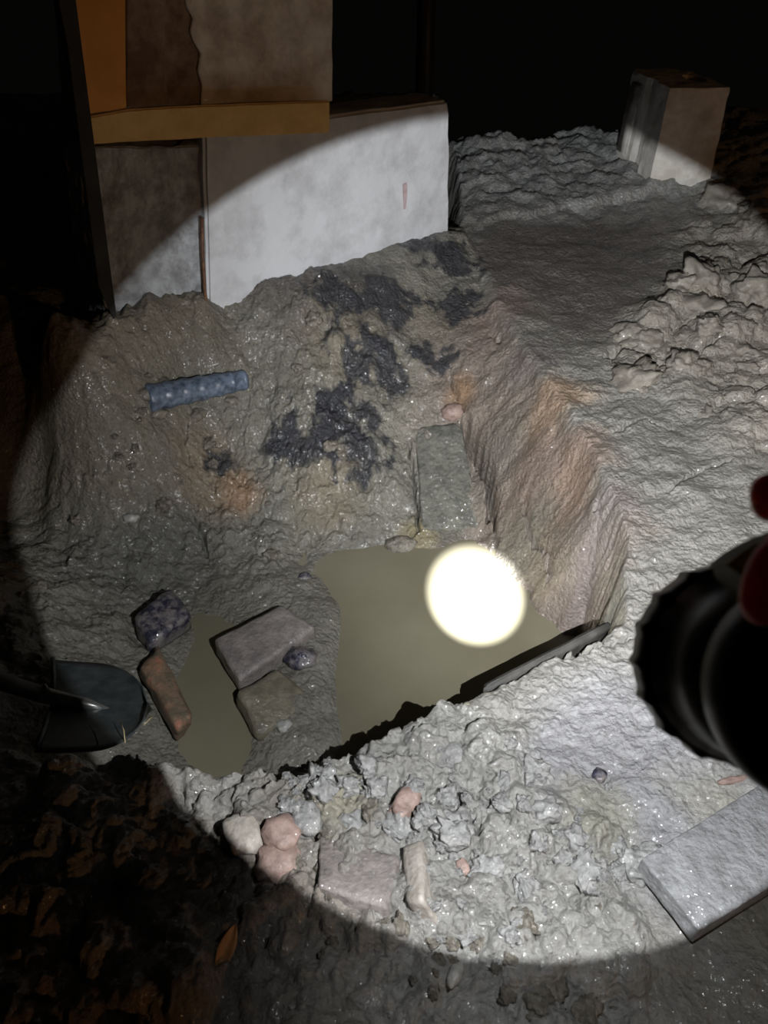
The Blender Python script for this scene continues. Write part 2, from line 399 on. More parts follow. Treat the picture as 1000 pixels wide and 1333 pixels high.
M['concrete_rough'] = mottled('rough_concrete', (.20, .20, .20), (.40, .41, .42), 12, .55, .9, 1.0, .006, 80)
M['plaster'] = mottled('whitewashed_plaster', (.42, .36, .31), (.75, .72, .69), 7, .6, .9, .4, .003, 80, pos=(.35, .6))
M['plaster_old'] = mottled('old_brown_plaster', (.15, .095, .065), (.34, .26, .20), 8, .6, .9, .6, .004, 70)
M['board_yellow'] = mottled('ochre_painted_board', (.58, .36, .12), (.74, .50, .20), 5, .45, .7, .3, .002, 90)
M['board_orange'] = mottled('orange_board', (.58, .24, .035), (.70, .32, .06), 4, .45, .7, .2, .002, 90)
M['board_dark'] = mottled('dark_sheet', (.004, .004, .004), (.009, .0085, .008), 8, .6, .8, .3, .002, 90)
M['wood_wet'] = mottled('wet_grey_plank', (.095, .092, .075), (.165, .155, .125), 14, .35, .65, 1.0, .010, 110, wet=.3)
M['wood_edge'] = mottled('wet_edge_board', (.028, .026, .022), (.06, .055, .048), 14, .6, .85, .6, .003, 100)
M['rust'] = mottled('rusty_steel', (.07, .03, .015), (.17, .08, .04), 40, .5, .8, .6, .001, 200)
M['pipe'] = mottled('blue_grey_plastic', (.045, .06, .085), (.15, .19, .25), 30, .3, .5, .4, .002, 120)
M['shovel'] = mottled('dark_steel', (.045, .055, .058), (.09, .10, .10), 14, .3, .55, .25, .001, 120, metallic=.35)
M['shovel_bare'] = mottled('worn_steel', (.16, .16, .15), (.24, .23, .21), 20, .25, .45, .3, .001, 120, metallic=.6)
M['handle'] = mottled('dark_wood_handle', (.010, .009, .008), (.022, .018, .014), 14, .5, .7, .4, .002, 100)
M['straw'] = mottled('dry_straw', (.35, .28, .14), (.50, .42, .22), 30, .5, .7, .2, .001, 200)
M['leaf'] = mottled('dry_leaf', (.40, .17, .05), (.52, .27, .10), 20, .5, .7, .3, .001, 120)
M['tar'] = mottled('faded_red_paint', (.34, .24, .24), (.46, .36, .36), 30, .5, .7, .2, .001, 120)
M['block'] = mottled('cream_concrete_block', (.50, .46, .40), (.72, .69, .64), 7, .55, .85, .4, .003, 80)
M['torch_black'] = mottled('black_torch_metal', (.010, .010, .010), (.016, .016, .016), 20, .28, .4, .1, .0005, 200)
M['torch_olive'] = mottled('olive_torch_rubber', (.16, .135, .02), (.20, .175, .035), 20, .4, .6, .1, .0005, 200)
def skin_mat():
    m, nt, p = nodes_mat('skin')
    p.inputs['Base Color'].default_value = (.85, .24, .17, 1); p.inputs['Roughness'].default_value = .5  # red of torch light through the fingers is put into the base colour
    p.inputs['Subsurface Weight'].default_value = .9; p.inputs['Subsurface Radius'].default_value = (1, .25, .1); p.inputs['Subsurface Scale'].default_value = .03
    tc = N(nt, 'ShaderNodeTexCoord'); n = N(nt, 'ShaderNodeTexNoise', Scale=260.0, Detail=3.0); nt.links.new(tc.outputs['Object'], n.inputs['Vector'])
    b = N(nt, 'ShaderNodeBump', Strength=.2, Distance=.001); nt.links.new(n.outputs['Fac'], b.inputs['Height']); nt.links.new(b.outputs['Normal'], p.inputs['Normal'])
    return m
M['skin'] = skin_mat()
def water_mat():
    m, nt, p = nodes_mat('muddy_water')
    tc = N(nt, 'ShaderNodeTexCoord')
    n = N(nt, 'ShaderNodeTexNoise', Scale=5.0, Detail=4.0); nt.links.new(tc.outputs['Object'], n.inputs['Vector'])
    rp = N(nt, 'ShaderNodeValToRGB'); rp.color_ramp.elements[0].position = .3; rp.color_ramp.elements[0].color = (.150, .134, .090, 1)
    rp.color_ramp.elements[1].position = .7; rp.color_ramp.elements[1].color = (.185, .167, .116, 1)
    nt.links.new(n.outputs['Fac'], rp.inputs['Fac']); nt.links.new(rp.outputs['Color'], p.inputs['Base Color'])
    p.inputs['Roughness'].default_value = .12; p.inputs['IOR'].default_value = 1.33
    n2 = N(nt, 'ShaderNodeTexNoise', Scale=30.0, Detail=2.0); nt.links.new(tc.outputs['Object'], n2.inputs['Vector'])
    b = N(nt, 'ShaderNodeBump', Strength=.05, Distance=.002); nt.links.new(n2.outputs['Fac'], b.inputs['Height']); nt.links.new(b.outputs['Normal'], p.inputs['Normal'])
    return m
M['water'] = water_mat()
def lens_mat():
    m, nt, p = nodes_mat('lit_led'); p.inputs['Base Color'].default_value = (1, 1, .95, 1)
    p.inputs['Emission Color'].default_value = (.95, .98, 1, 1); p.inputs['Emission Strength'].default_value = 40; return m
M['led'] = lens_mat()

# ------------------------------------------------------------------ object helpers
def tag(o, label=None, cat=None, group=None, kind=None):
    if label: o['label'] = label
    if cat: o['category'] = cat
    if group: o['group'] = group
    if kind: o['kind'] = kind
    return o
def mesh_obj(name, me, mat, parent=None, smooth_=True):
    o = bpy.data.objects.new(name, me); COL.objects.link(o)
    if mat: me.materials.append(M[mat])
    if smooth_: me.polygons.foreach_set('use_smooth', [True] * len(me.polygons))
    if parent: o.parent = parent; o.matrix_parent_inverse = parent.matrix_basis.inverted()
    return o
def bm_obj(name, bm, mat, parent=None, smooth_=True):
    bmesh.ops.recalc_face_normals(bm, faces=bm.faces)
    me = bpy.data.meshes.new(name); bm.to_mesh(me); bm.free()
    return mesh_obj(name, me, mat, parent, smooth_)
def empty(name, loc):
    o = bpy.data.objects.new(name, None); COL.objects.link(o); o.location = loc; o.empty_display_size = .02
    bpy.context.view_layer.update(); return o
def center(o):
    """move a mesh object's origin to the middle of its base"""
    vs_ = [v.co for v in o.data.vertices]
    c = Vector((sum(v.x for v in vs_) / len(vs_), sum(v.y for v in vs_) / len(vs_), min(v.z for v in vs_)))
    o.data.transform(Matrix.Translation(-c)); o.location = o.location + c
    return o
def rough(bm, amp, freq, seed=0, amp2=0, freq2=1):
    bm.normal_update()
    off = Vector((seed * 3.1, seed * 1.7, seed * 5.3))
    mv = []
    for v in bm.verts:
        n = mnoise.fractal(v.co * freq + off, .8, 2, 4) * amp
        if amp2: n += mnoise.noise(v.co * freq2 + off) * amp2
        mv.append(v.normal * n)
    for v, d in zip(bm.verts, mv): v.co += d
def quad_block(name, quad, depth, mat, bevel=.008, cuts=4, amp=.003, freq=40, seed=0, parent=None, down=None):
    """brick-like block: quad = 4 world points of its top, extruded by depth"""
    bm = bmesh.new()
    q = [Vector(p) for p in quad]
    n = (q[1] - q[0]).cross(q[3] - q[0]).normalized()
    if n.z < 0: n = -n
    dn = (down or -n) * depth
    vt = [bm.verts.new(p) for p in q]; vb = [bm.verts.new(p + dn) for p in q]
    bm.faces.new(vt); bm.faces.new(vb[::-1])
    for i in range(4): bm.faces.new((vt[i], vb[i], vb[(i + 1) % 4], vt[(i + 1) % 4]))
    bmesh.ops.recalc_face_normals(bm, faces=bm.faces)
    if bevel: bmesh.ops.bevel(bm, geom=bm.edges[:], offset=bevel, segments=2, affect='EDGES', profile=.6)
    if cuts:
        bmesh.ops.triangulate(bm, faces=[f for f in bm.faces if len(f.verts) > 4])
        bmesh.ops.subdivide_edges(bm, edges=[e for e in bm.edges if e.calc_length() > bevel * 2.2 + .004], cuts=cuts, use_grid_fill=True)
    if amp: rough(bm, amp, freq, seed)
    return center(bm_obj(name, bm, mat, parent))
def stone_mesh(name, seed, sx, sy, sz, sub=3, amp=.22, boxy=0.0):
    bm = bmesh.new()
    bmesh.ops.create_icosphere(bm, subdivisions=sub, radius=1)
    off = Vector((seed * 7.3, seed * 2.9, seed * 4.1))
    for v in bm.verts:
        c = v.co.copy()
        if boxy:
            m_ = max(abs(c.x), abs(c.y), abs(c.z)); c = c.lerp(c / m_, boxy)
        k = 1 + amp * mnoise.fractal(c * 1.3 + off, .9, 2, 4) * 1.4 + amp * .35 * mnoise.noise(c * 4 + off) + amp * .2 * mnoise.noise(c * 9 + off)
        v.co = Vector((c.x * k * sx, c.y * k * sy, c.z * k * sz))
    me = bpy.data.meshes.new(name); bm.to_mesh(me); bm.free()
    return me
def tube(bm, pts, radii, seg=14, cap=True):
    """round tube along world points"""
    rings = []
    prev = None
    for i, p in enumerate(pts):
        p = Vector(p)
        d = (Vector(pts[min(i + 1, len(pts) - 1)]) - Vector(pts[max(i - 1, 0)])).normalized()
        if prev is None:
            u = d.orthogonal().normalized()
        else:
            u = (prev - d * prev.dot(d)).normalized()
        prev = u; w = d.cross(u)
        r = radii[i] if isinstance(radii, (list, tuple)) else radii
        rings.append([bm.verts.new(p + (u * math.cos(2 * math.pi * k / seg) + w * math.sin(2 * math.pi * k / seg)) * r) for k in range(seg)])
    for a_, b_ in zip(rings, rings[1:]):
        for k in range(seg): bm.faces.new((a_[k], a_[(k + 1) % seg], b_[(k + 1) % seg], b_[k]))
    if cap:
        bm.faces.new(rings[0][::-1]); bm.faces.new(rings[-1])

# ------------------------------------------------------------------ the ground
def build_ground():
    n = NX * NY
    Xo = X + fbm(X * 30, Y * 30, 3, 95) * .006 * (np.abs(mix * (1 - mix)) * 4 + .3)
    Yo = Y + fbm(X * 30, Y * 30, 3, 96) * .006 * (np.abs(mix * (1 - mix)) * 4 + .3)
    co = np.stack([Xo, Yo, Z], -1).reshape(-1, 3).astype(np.float32)
    idx = np.arange(n).reshape(NY, NX)
    f = np.stack([idx[:-1, :-1], idx[:-1, 1:], idx[1:, 1:], idx[1:, :-1]], -1).reshape(-1, 4)
    me = bpy.data.meshes.new('ground')
    me.vertices.add(n); me.vertices.foreach_set('co', co.ravel())
    nf = len(f)
    me.loops.add(nf * 4); me.loops.foreach_set('vertex_index', f.astype(np.int32).ravel())
    me.polygons.add(nf); me.polygons.foreach_set('loop_start', np.arange(0, nf * 4, 4, dtype=np.int32))
    me.polygons.foreach_set('use_smooth', np.ones(nf, bool))
    me.update(calc_edges=True)
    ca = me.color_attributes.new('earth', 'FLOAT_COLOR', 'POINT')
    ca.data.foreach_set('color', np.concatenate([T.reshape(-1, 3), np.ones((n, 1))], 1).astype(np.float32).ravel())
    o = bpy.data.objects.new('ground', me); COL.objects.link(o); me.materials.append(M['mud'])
    tag(o, 'wet muddy ground with a dug out pit', 'ground', kind='structure')
    return o
build_ground()

# muddy water at the bottom of the pit
def build_water():
    bm = bmesh.new()
    xs = np.linspace(-.62, .62, 32); ys = np.linspace(.80, 1.95, 30)
    g = [[bm.verts.new((x, y, W)) for x in xs] for y in ys]
    for j in range(len(ys) - 1):
        for i in range(len(xs) - 1):
            cx, cy = (xs[i] + xs[i + 1]) / 2, (ys[j] + ys[j + 1]) / 2
            if inside(np.array([cx]), np.array([cy]), poly)[0] or grid_z(cx, cy) > W:
                bm.faces.new((g[j][i], g[j][i + 1], g[j + 1][i + 1], g[j + 1][i]))
    bmesh.ops.delete(bm, geom=[v for v in bm.verts if not v.link_faces], context='VERTS')
    o = bm_obj('muddy_water', bm, 'water')
    tag(o, 'still greenish brown muddy water at the bottom of the pit', 'water', kind='stuff')
build_water()

# ------------------------------------------------------------------ old wall, footing and boards behind the pit
def wall_piece(name, pix, off, thick, mat, parent=None, bevel=.004, amp=.002, freq=15, seed=0, res=.03, drop=0.0):
    """plate on the wall: outline given on its front, real thickness behind it"""
    pts = [wp(px, py, off) for px, py in pix]
    bm = bmesh.new()
    f = bm.faces.new([bm.verts.new(p) for p in pts])
    ext = bmesh.ops.extrude_face_region(bm, geom=[f])
    for v in [g for g in ext['geom'] if isinstance(g, bmesh.types.BMVert)]: v.co -= WN * thick
    bmesh.ops.recalc_face_normals(bm, faces=bm.faces)
    if bevel: bmesh.ops.bevel(bm, geom=[e for e in bm.edges], offset=bevel, segments=2, affect='EDGES')
    bmesh.ops.triangulate(bm, faces=[f for f in bm.faces if len(f.verts) > 4])
    for _ in range(4):
        long_e = [e for e in bm.edges if e.calc_length() > res * 1.6]
        if not long_e: break
        bmesh.ops.subdivide_edges(bm, edges=long_e, cuts=1)
        bmesh.ops.triangulate(bm, faces=[f for f in bm.faces if len(f.verts) > 4])
    if amp: rough(bm, amp, freq, seed)
    o = bm_obj(name, bm, mat, parent, smooth_=False)
    if not parent: center(o)
    return o
# rough lower wall and upper wall
wl_ = wall_piece('wall_back', [(112, 192), (262, 190), (264, 470), (142, 470)], -.03, .18, 'concrete_rough', amp=.010, freq=22, res=.02)
tag(wl_, 'rough grey concrete wall left of the smooth footing', 'wall', kind='structure')
wu = wall_piece('wall_upper', [(70, -330), (433, -330), (431, 150), (112, 160)], -.06, .16, 'plaster_old', amp=.004, freq=14)
tag(wu, 'old brown plastered wall pier above the ochre board', 'wall', kind='structure')
jag = [(433, -330), (433, 132), (262, 137), (264, 110), (258, 92), (262, 70), (252, 52), (248, 40), (252, 24), (243, 8), (240, -20), (246, -330)]
wall_piece('plaster_skin', jag, -.048, .012, 'plaster', wu, bevel=.002, amp=.003, freq=20, seed=3)
wall_piece('plaster_skin', [(165, -330), (214, -330), (216, 40), (214, 90), (220, 136), (165, 140)], -.050, .010, 'plaster_old', wu, bevel=.002, amp=.002, seed=5)
foot = wall_piece('concrete_footing', [(265, 172), (430, 150), (583, 131), (587, 145), (585, 260), (584, 340), (520, 350), (272, 430)], 0, .14, 'concrete', bevel=.008, amp=.004, freq=9, seed=8)
tag(foot, 'large pale concrete footing block standing at the back of the pit', 'footing')
wall_piece('paint_mark', [(525, 240), (530, 238), (531, 246), (529, 272), (526, 273), (525, 252)], .004, .003, 'tar', foot, bevel=.001, amp=0, res=.01)['label'] = 'faded red paint mark'
pl = wall_piece('ochre_board', [(113, 152), (165, 143), (240, 138), (430, 131), (430, 173), (260, 180), (119, 188)], .014, .013, 'board_yellow', bevel=.004, amp=.0015)
tag(pl, 'horizontal ochre painted board nailed across the wall', 'board')
ob = wall_piece('orange_board', [(20, -330), (162, -330), (164, 60), (165, 141), (111, 150), (96, 0)], .010, .04, 'board_orange', bevel=.003, amp=.001, seed=2)
tag(ob, 'upright orange board at the left end of the wall', 'board')
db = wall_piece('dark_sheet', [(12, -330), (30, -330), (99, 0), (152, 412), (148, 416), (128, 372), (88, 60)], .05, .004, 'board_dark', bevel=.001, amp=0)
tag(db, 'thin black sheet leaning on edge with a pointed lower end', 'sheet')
bm = bmesh.new(); tube(bm, [wp(263, 283, .012), wp(264, 330, .014), wp(267, 380, .012), wp(272, 425, .012)], .0045, 10)
tag(center(bm_obj('rusty_rod', bm, 'rust')), 'thin rusty steel rod upright against the pale footing', 'rod')
# dim timber behind the footing
p0, p1 = at(548, 170, .2), None
far_p = EYE + ray(552, 120) * 3.1
bm = bmesh.new()
for sx_, w_, h0, h1 in ((0, .028, .1, .95),):
    bmesh.ops.create_cube(bm, size=1, matrix=Matrix.Translation((far_p.x, far_p.y, (h0 + h1) / 2)) @ Matrix.Rotation(.6, 4, 'Z') @ Matrix.Diagonal((w_ * 2, w_ * 2, h1 - h0, 1)))
bmesh.ops.bevel(bm, geom=bm.edges[:], offset=.006, segments=2, affect='EDGES')
tag(center(bm_obj('timber_post', bm, 'handle')), 'dark timber post in the gloom behind the footing', 'post')

# ------------------------------------------------------------------ hollow concrete block on the far ground
def hollow_block():
    z0 = hit(885, 235).z
    A = at(803, 205, z0); Bp = at(846, 236, z0); Cp = at(922, 236, z0)
    e1 = Vector((Cp.x - Bp.x, Cp.y - Bp.y, 0)); e2 = Vector((A.x - Bp.x, A.y - Bp.y, 0))
    o3 = Vector((Bp.x, Bp.y, 0))
    root = empty('hollow_concrete_block', (Bp + e1 * .5).to_3d()); root.location.z = z0; bpy.context.view_layer.update()
    # plan outline in (s,t): s along e1, t along e2; groove on the left face, chamfered far right corner
    outl = [(0, 0), (1.0, 0), (1.06, .35), (1.0, .9), (.8, 1.15), (.1, 1.15), (-.02, 1.0), (0, .62), (.07, .55), (.07, .40), (0, .34)]
    def P(s, t, z): 
        g = 1.03 - .10 * (z - z0) / .4
        s = .5 + (s - .5) * g; t = .5 + (t - .5) * g
        return o3 + e1 * s + e2 * t + Vector((0, 0, z))
    # height from the pixel of the top front edge
    top = None
    d = ray(850, 114); tt = (Bp - EYE).to_2d().length / d.to_2d().length; top = (EYE + d * tt).z
    hole = [(.78 + .17 * math.cos(a_), .55 + .22 * math.sin(a_)) for a_ in [2 * math.pi * k / 14 for k in range(14)]]
    bm = bmesh.new()
    levels = [z0 - .05, z0 + .1, z0 + .2, top - .012, top]
    rings = []
    for z in levels:
        k = .985 if z == top else 1.0
        rings.append([bm.verts.new(P(.5 + (s - .5) * k, .57 + (t - .57) * k, z)) for s, t in outl])
    n = len(outl)
    for a_, b_ in zip(rings, rings[1:]):
        for k in range(n): bm.faces.new((a_[k], a_[(k + 1) % n], b_[(k + 1) % n], b_[k]))
    bm.faces.new(rings[0][::-1])
    hr = [bm.verts.new(P(s, t, top)) for s, t in hole]; hb = [bm.verts.new(P(s, t, top - .25)) for s, t in hole]
    m_ = len(hole)
    for k in range(m_): bm.faces.new((hr[k], hr[(k + 1) % m_], hb[(k + 1) % m_], hb[k]))
    bm.faces.new(hb)
    es = [bm.edges.get((rings[-1][k], rings[-1][(k + 1) % n])) for k in range(n)] + [bm.edges.get((hr[k], hr[(k + 1) % m_])) for k in range(m_)]
    bmesh.ops.triangle_fill(bm, edges=es, use_beauty=True)
    bmesh.ops.subdivide_edges(bm, edges=[e for e in bm.edges if e.calc_length() > .05], cuts=3, use_grid_fill=True)
    rough(bm, .004, 18, 4)
    bm_obj('block_body', bm, 'block', root, smooth_=False)
    # raised strip added on the left face to imitate reflected light
    bm = bmesh.new()
    q = [(-.05, .70), (-.05, .95), (.02, .95), (.02, .70)]
    lo = [bm.verts.new(P(s, t, z0 + .03)) for s, t in q]; hi = [bm.verts.new(P(s, t, top - .03)) for s, t in q]
    for k in range(4): bm.faces.new((lo[k], lo[(k + 1) % 4], hi[(k + 1) % 4], hi[k]))
    bm.faces.new(lo[::-1]); bm.faces.new(hi)
    bmesh.ops.bevel(bm, geom=bm.edges[:], offset=.004, segments=2, affect='EDGES')
    bm_obj('reflection_strip', bm, 'block', root)
    tag(root, 'cream hollow concrete block standing upright on the far mud', 'block')
hollow_block()

# ------------------------------------------------------------------ bricks and stones in the pit
def px_quad(lst): return [at(p[0], p[1], dz(p[2])) for p in lst]
def lift(pxs, dz):
    out = []
    for px, py in pxs:
        h = hit(px, py); out.append(at(px, py, h.z + dz))
    return out
tag(quad_block('brick', px_quad([(277, 831, -.222), (366, 786, -.222), (412, 815, -.230), (311, 886, -.228)]), .062, 'brick_grey', .010, 4, .004, 45, 1),
    'grey mud caked whole brick lying flat beside the muddy water', 'brick')
tag(quad_block('broken_brick', px_quad([(307, 900, -.232), (362, 868, -.236), (418, 915, -.262), (336, 958, -.250)]), .06, 'brick_tan', .012, 4, .006, 40, 2),
    'tan broken brick half sunk in mud below the grey brick', 'brick')
tag(quad_block('red_brick', px_quad([(183, 868, -.205), (206, 838, -.21), (252, 928, -.228), (232, 952, -.215)]), .075, 'brick_red', .012, 4, .006, 40, 3, down=Vector((-.25, .25, -1)).normalized()),
    'chipped orange red brick on edge at the tip of the shovel', 'brick')
tag(quad_block('dark_stone', px_quad([(174, 800, -.20), (220, 762, -.205), (252, 798, -.22), (194, 838, -.21)]), .06, 'stone_dark', .016, 4, .008, 35, 4),
    'blue black blocky stone in the mud above the red brick', 'stone')
def stone(name, px, py, r, asp, mat, label, seed, sink=.3, rot=0, boxy=.0, cat='stone', flat=.7, group=None):
    h = hit(px, py); dist = (h - EYE).dot(FWD)
    s = r * dist / F
    me = stone_mesh(name, seed, s * asp, s / asp, s * flat, 3, .22, boxy)
    o = mesh_obj(name, me, mat)
    o.location = h + Vector((0, 0, s * flat * (1 - 2 * sink) * .5)); o.rotation_euler = (0, 0, rot)
    tag(o, label, cat, group)
    return o
stone('small_stone', 393, 858, 20, 1.1, 'stone_dark', 'small dark pitted stone against the right end of the grey brick', 11)
stone('pebble', 371, 946, 10, 1.2, 'stone_white', 'small pale wet pebble beside the sunken tan brick', 12)
stone('pebble', 550, 828, 10, 1.1, 'stone_dark', 'small blue dark pebble in the water below the bright spot', 13, .2)
stone('stone', 606, 838, 22, 1.1, 'stone_pink', 'pinkish stone at the water edge under the bright spot', 14, .3)
stone('pebble', 396, 752, 8, 1.1, 'stone_dark', 'small dark pebble on the mud above the grey brick', 15)
stone('pebble', 535, 762, 9, 1.1, 'clod_dark', 'small dark pebble in the water left of the bright spot', 16, .2)
stone('stone', 590, 537, 14, 1.1, 'stone_pink', 'small orange stone wedged above the sunken plank', 17, .3)
stone('stone', 520, 712, 17, 1.2, 'clod_dark', 'rounded muddy stone at the water edge left of the plank', 18, .3)
stone('pebble', 170, 675, 9, 1.2, 'stone_white', 'wet white pebble shining on the left slope of the pit', 19)
for q in ((192, 512, 15, 51), (212, 500, 11, 52), (203, 538, 13, 53), (258, 540, 12, 54), (300, 520, 9, 55)):
    stone('mud_lump', q[0], q[1], q[2], 1.1, 'clod_dark', 'dark mud lump pressed against the blue grey pipe', q[3], .35, q[3] * 1.3, .1, 'mud lump', .6, 'mud lumps around the pipe')
# near bank stones
stone('stone', 318, 1090, 24, .9, 'stone_beige', 'beige angular stone at the edge of the torch light', 21, .2, .4, .4)
stone('stone', 365, 1090, 24, 1.0, 'stone_pink', 'rounded pink stone beside the beige stone on the near bank', 22, .15, .8, .2)
stone('stone', 362, 1125, 26, 1.1, 'stone_pink', 'dusky red stone in shade below the rounded pink stone', 23, .3, .2, .4)
stone('stone', 398, 1068, 22, .9, 'clod', 'grey angular lump right of the rounded pink stone', 24, .2, .1, .4)
stone('brick_chip', 527, 1050, 19, 1.3, 'stone_pink', 'salmon pink brick chip standing out of the near bank mud', 25, .2, 1.0, .5, 'brick chip')
stone('brick_chip', 603, 1130, 9, .8, 'stone_pink', 'tiny salmon pink brick chip among the grey clods', 26, .2, .3, .3, 'brick chip')
stone('stone', 592, 1270, 12, .7, 'stone_white', 'pale elongated pebble in the shaded foreground', 27, .1, -.5)
stone('stone', 590, 985, 22, 1.2, 'clod', 'smooth grey rounded stone near the pit rim', 28, .3, .2)
stone('pebble', 780, 1010, 10, 1.0, 'stone_dark', 'small blue grey pebble on the smooth mud', 29, .3)
stone('brick_chip', 955, 1016, 10, 2.2, 'stone_pink', 'thin red chip at the right edge of the near bank', 30, .2, .2, .4, 'brick chip', .4)
stone('stone', 848, 1108, 13, 1.1, 'clod', 'blue grey lump at the upper corner of the tilted slab', 31, .3)
# half block and the small block beside it
tag(quad_block('half_block', lift([(416, 1086), (520, 1112), (505, 1182), (412, 1152)], .028), .06, 'brick_grey', .006, 4, .004, 45, 9),
    'pinkish grey half brick lying across the edge of the torch light', 'brick')
tag(quad_block('stone_block', lift([(520, 1098), (549, 1090), (552, 1172), (530, 1176)], .02), .06, 'stone_beige', .008, 3, .004, 45, 10),
    'narrow pale stone block right of the half brick', 'stone')
# slab with a sharp corner
sl = SLAB
tag(quad_block('paving_slab', sl, .034, 'slab', .0025, 5, .0012, 60, 6), 'grey muddy paving slab with a sharp corner on the near bank', 'slab')

# ------------------------------------------------------------------ edge board along the rim, sunken plank, pipe
a, b = at(632, 897, -.020), at(797, 809, -.012)
dirv = (b - a).normalized(); side = Vector((-dirv.y, dirv.x, 0))
bm = bmesh.new()
bmesh.ops.create_cube(bm, size=1, matrix=Matrix.Translation((a + b) / 2 - Vector((0, 0, .06)) + side * .004) @ Matrix.Rotation(math.atan2(dirv.y, dirv.x), 4, 'Z') @ Matrix.Diagonal(((b - a).length, .014, .12, 1)))
bmesh.ops.bevel(bm, geom=bm.edges[:], offset=.006, segments=3, affect='EDGES')
bmesh.ops.subdivide_edges(bm, edges=[e for e in bm.edges if e.calc_length() > .05], cuts=8, use_grid_fill=True)
rough(bm, .002, 25, 2)
tag(center(bm_obj('edge_board', bm, 'wood_edge')), 'wet board set on edge along the near rim of the pit', 'board')

tag(quad_block('sunken_plank', lift([(541, 556), (600, 552), (628, 688), (550, 690)], .000), .03, 'wood_wet', .006, 6, .010, 16, 5),
    'dark grey green plank leaning upright in the pit wall crack', 'plank')
def corrugated_pipe():
    h0, h1 = hit(190, 514), hit(318, 496)
    a_ = h0 + Vector((0, 0, -.012)); b_ = h1 + Vector((0, 0, .004))
    root = empty('corrugated_pipe', (a_ + b_) / 2)
    Lp = (b_ - a_).length; dv = (b_ - a_) / Lp
    pts, rad = [], []
    n = 90
    R0 = .036
    for i in range(n + 1):
        t = i / n
        pts.append(a_ + dv * (Lp * t))
        k = math.sin(t * 2 * math.pi * 6)
        base = R0 * (1.05 - .24 * t) * (.94 if t > .86 else 1)
        rad.append(base + (.0022 * max(-.4, k) if t < .86 else 0))
    bm = bmesh.new(); tube(bm, pts, rad, 28)
    bm_obj('ribbed_wall', bm, 'pipe', root)
    bm = bmesh.new(); tube(bm, [pts[-1] - dv * .012, pts[-1] - dv * .004, pts[-1] + dv * .003], [R0 * .80, R0 * .83, R0 * .76], 28)
    bm_obj('end_collar', bm, 'pipe', root)
    tag(root, 'blue grey ribbed plastic pipe stub half buried in the pit slope', 'pipe')
corrugated_pipe()

# ------------------------------------------------------------------ shovel
def shovel():
    tip, neck = at(199, 931, dz(-.125)), at(66, 917, dz(-.105))
    far_e, near_e = at(77, 855, dz(-.150)), at(56, 974, dz(-.040))
    dv = (tip - neck); L_ = dv.length; dv.normalize()
    sd = (near_e - far_e); Wd = sd.length; sd.normalize()
    nv = dv.cross(sd).normalized()
    if nv.z < 0: nv = -nv
    root = empty('shovel', neck)
    bm = bmesh.new(); nu, nvv = 22, 16
    g = []
    for i in range(nu + 1):
        u = i / nu
        hw = Wd * .5 * (1 - .10 * u) * math.sqrt(max(0.0004, 1 - max(0, (u - .45) / .55) ** 2.2))
        row = []
        for j in range(nvv + 1):
            v = -1 + 2 * j / nvv
            row.append(bm.verts.new(neck + dv * (u * L_ - .012 * abs(v)) + sd * (v * hw) + nv * (.016 * v * v - .01 * (1 - u) * abs(v) + .012 * u * u)))
        g.append(row)
    for i in range(nu):
        for j in range(nvv): bm.faces.new((g[i][j], g[i + 1][j], g[i + 1][j + 1], g[i][j + 1]))
    bl = bm_obj('blade', bm, 'shovel', root)
    md = bl.modifiers.new('thickness', 'SOLIDIFY'); md.thickness = .003; md.offset = 0
    # foot treads: rolled edges at the shoulders
    for s_ in (-1, 1):
        bm = bmesh.new()
        tube(bm, [neck + sd * (s_ * Wd * .12) + nv * .006, neck + sd * (s_ * Wd * .3) + nv * .008 - dv * .003, neck + sd * (s_ * Wd * .48) + nv * .012 - dv * .010], .005, 10)
        bm_obj('foot_tread', bm, 'shovel', root)
    bm = bmesh.new()
    tube(bm, [neck - dv * .03 + nv * .022, neck + dv * .0 + nv * .016, neck + dv * L_ * .35 + nv * .009, neck + dv * L_ * .58 + nv * .002], [.0165, .015, .011, .003], 16)
    bm_obj('socket', bm, 'shovel_bare', root)['label'] = 'bare worn steel socket'
    hd = at(-60, 868, .0)
    bm = bmesh.new(); st = neck - dv * .02 + nv * .02
    tube(bm, [st, st.lerp(hd, .5), hd, hd + (hd - st) * 2.2], [.0150, .0165, .017, .017], 16)
    bm_obj('handle', bm, 'handle', root)
    bm = bmesh.new()
    bmesh.ops.create_uvsphere(bm, u_segments=10, v_segments=6, radius=.005, matrix=Matrix.Translation(neck - dv * .012 + nv * .036))
    bm_obj('rivet', bm, 'shovel_bare', root)
    tag(root, 'dark steel shovel with rounded blade and handle lying at the left', 'shovel')
shovel()
def straw(p0, p1, label, mat='straw', r=.0011):
    a_, b_ = at(p0[0], p0[1], dz(p0[2])), at(p1[0], p1[1], dz(p1[2])); m_ = (a_ + b_) / 2 + Vector((0.003, 0, .006))
    bm = bmesh.new(); tube(bm, [a_, m_, b_], [r, r, r * .6], 6)
    tag(center(bm_obj('straw', bm, mat)), label, 'straw')
straw((163, 967, -.058), (157, 940, -.065), 'pale dry straw upright against the shovel blade')
straw((187, 944, -.10), (201, 932, -.115), 'short pale straw slanting between shovel tip and red brick')
straw((128, 970, -.055), (116, 944, -.07), 'dark bent twig lying across the shovel blade', 'handle', .0014)

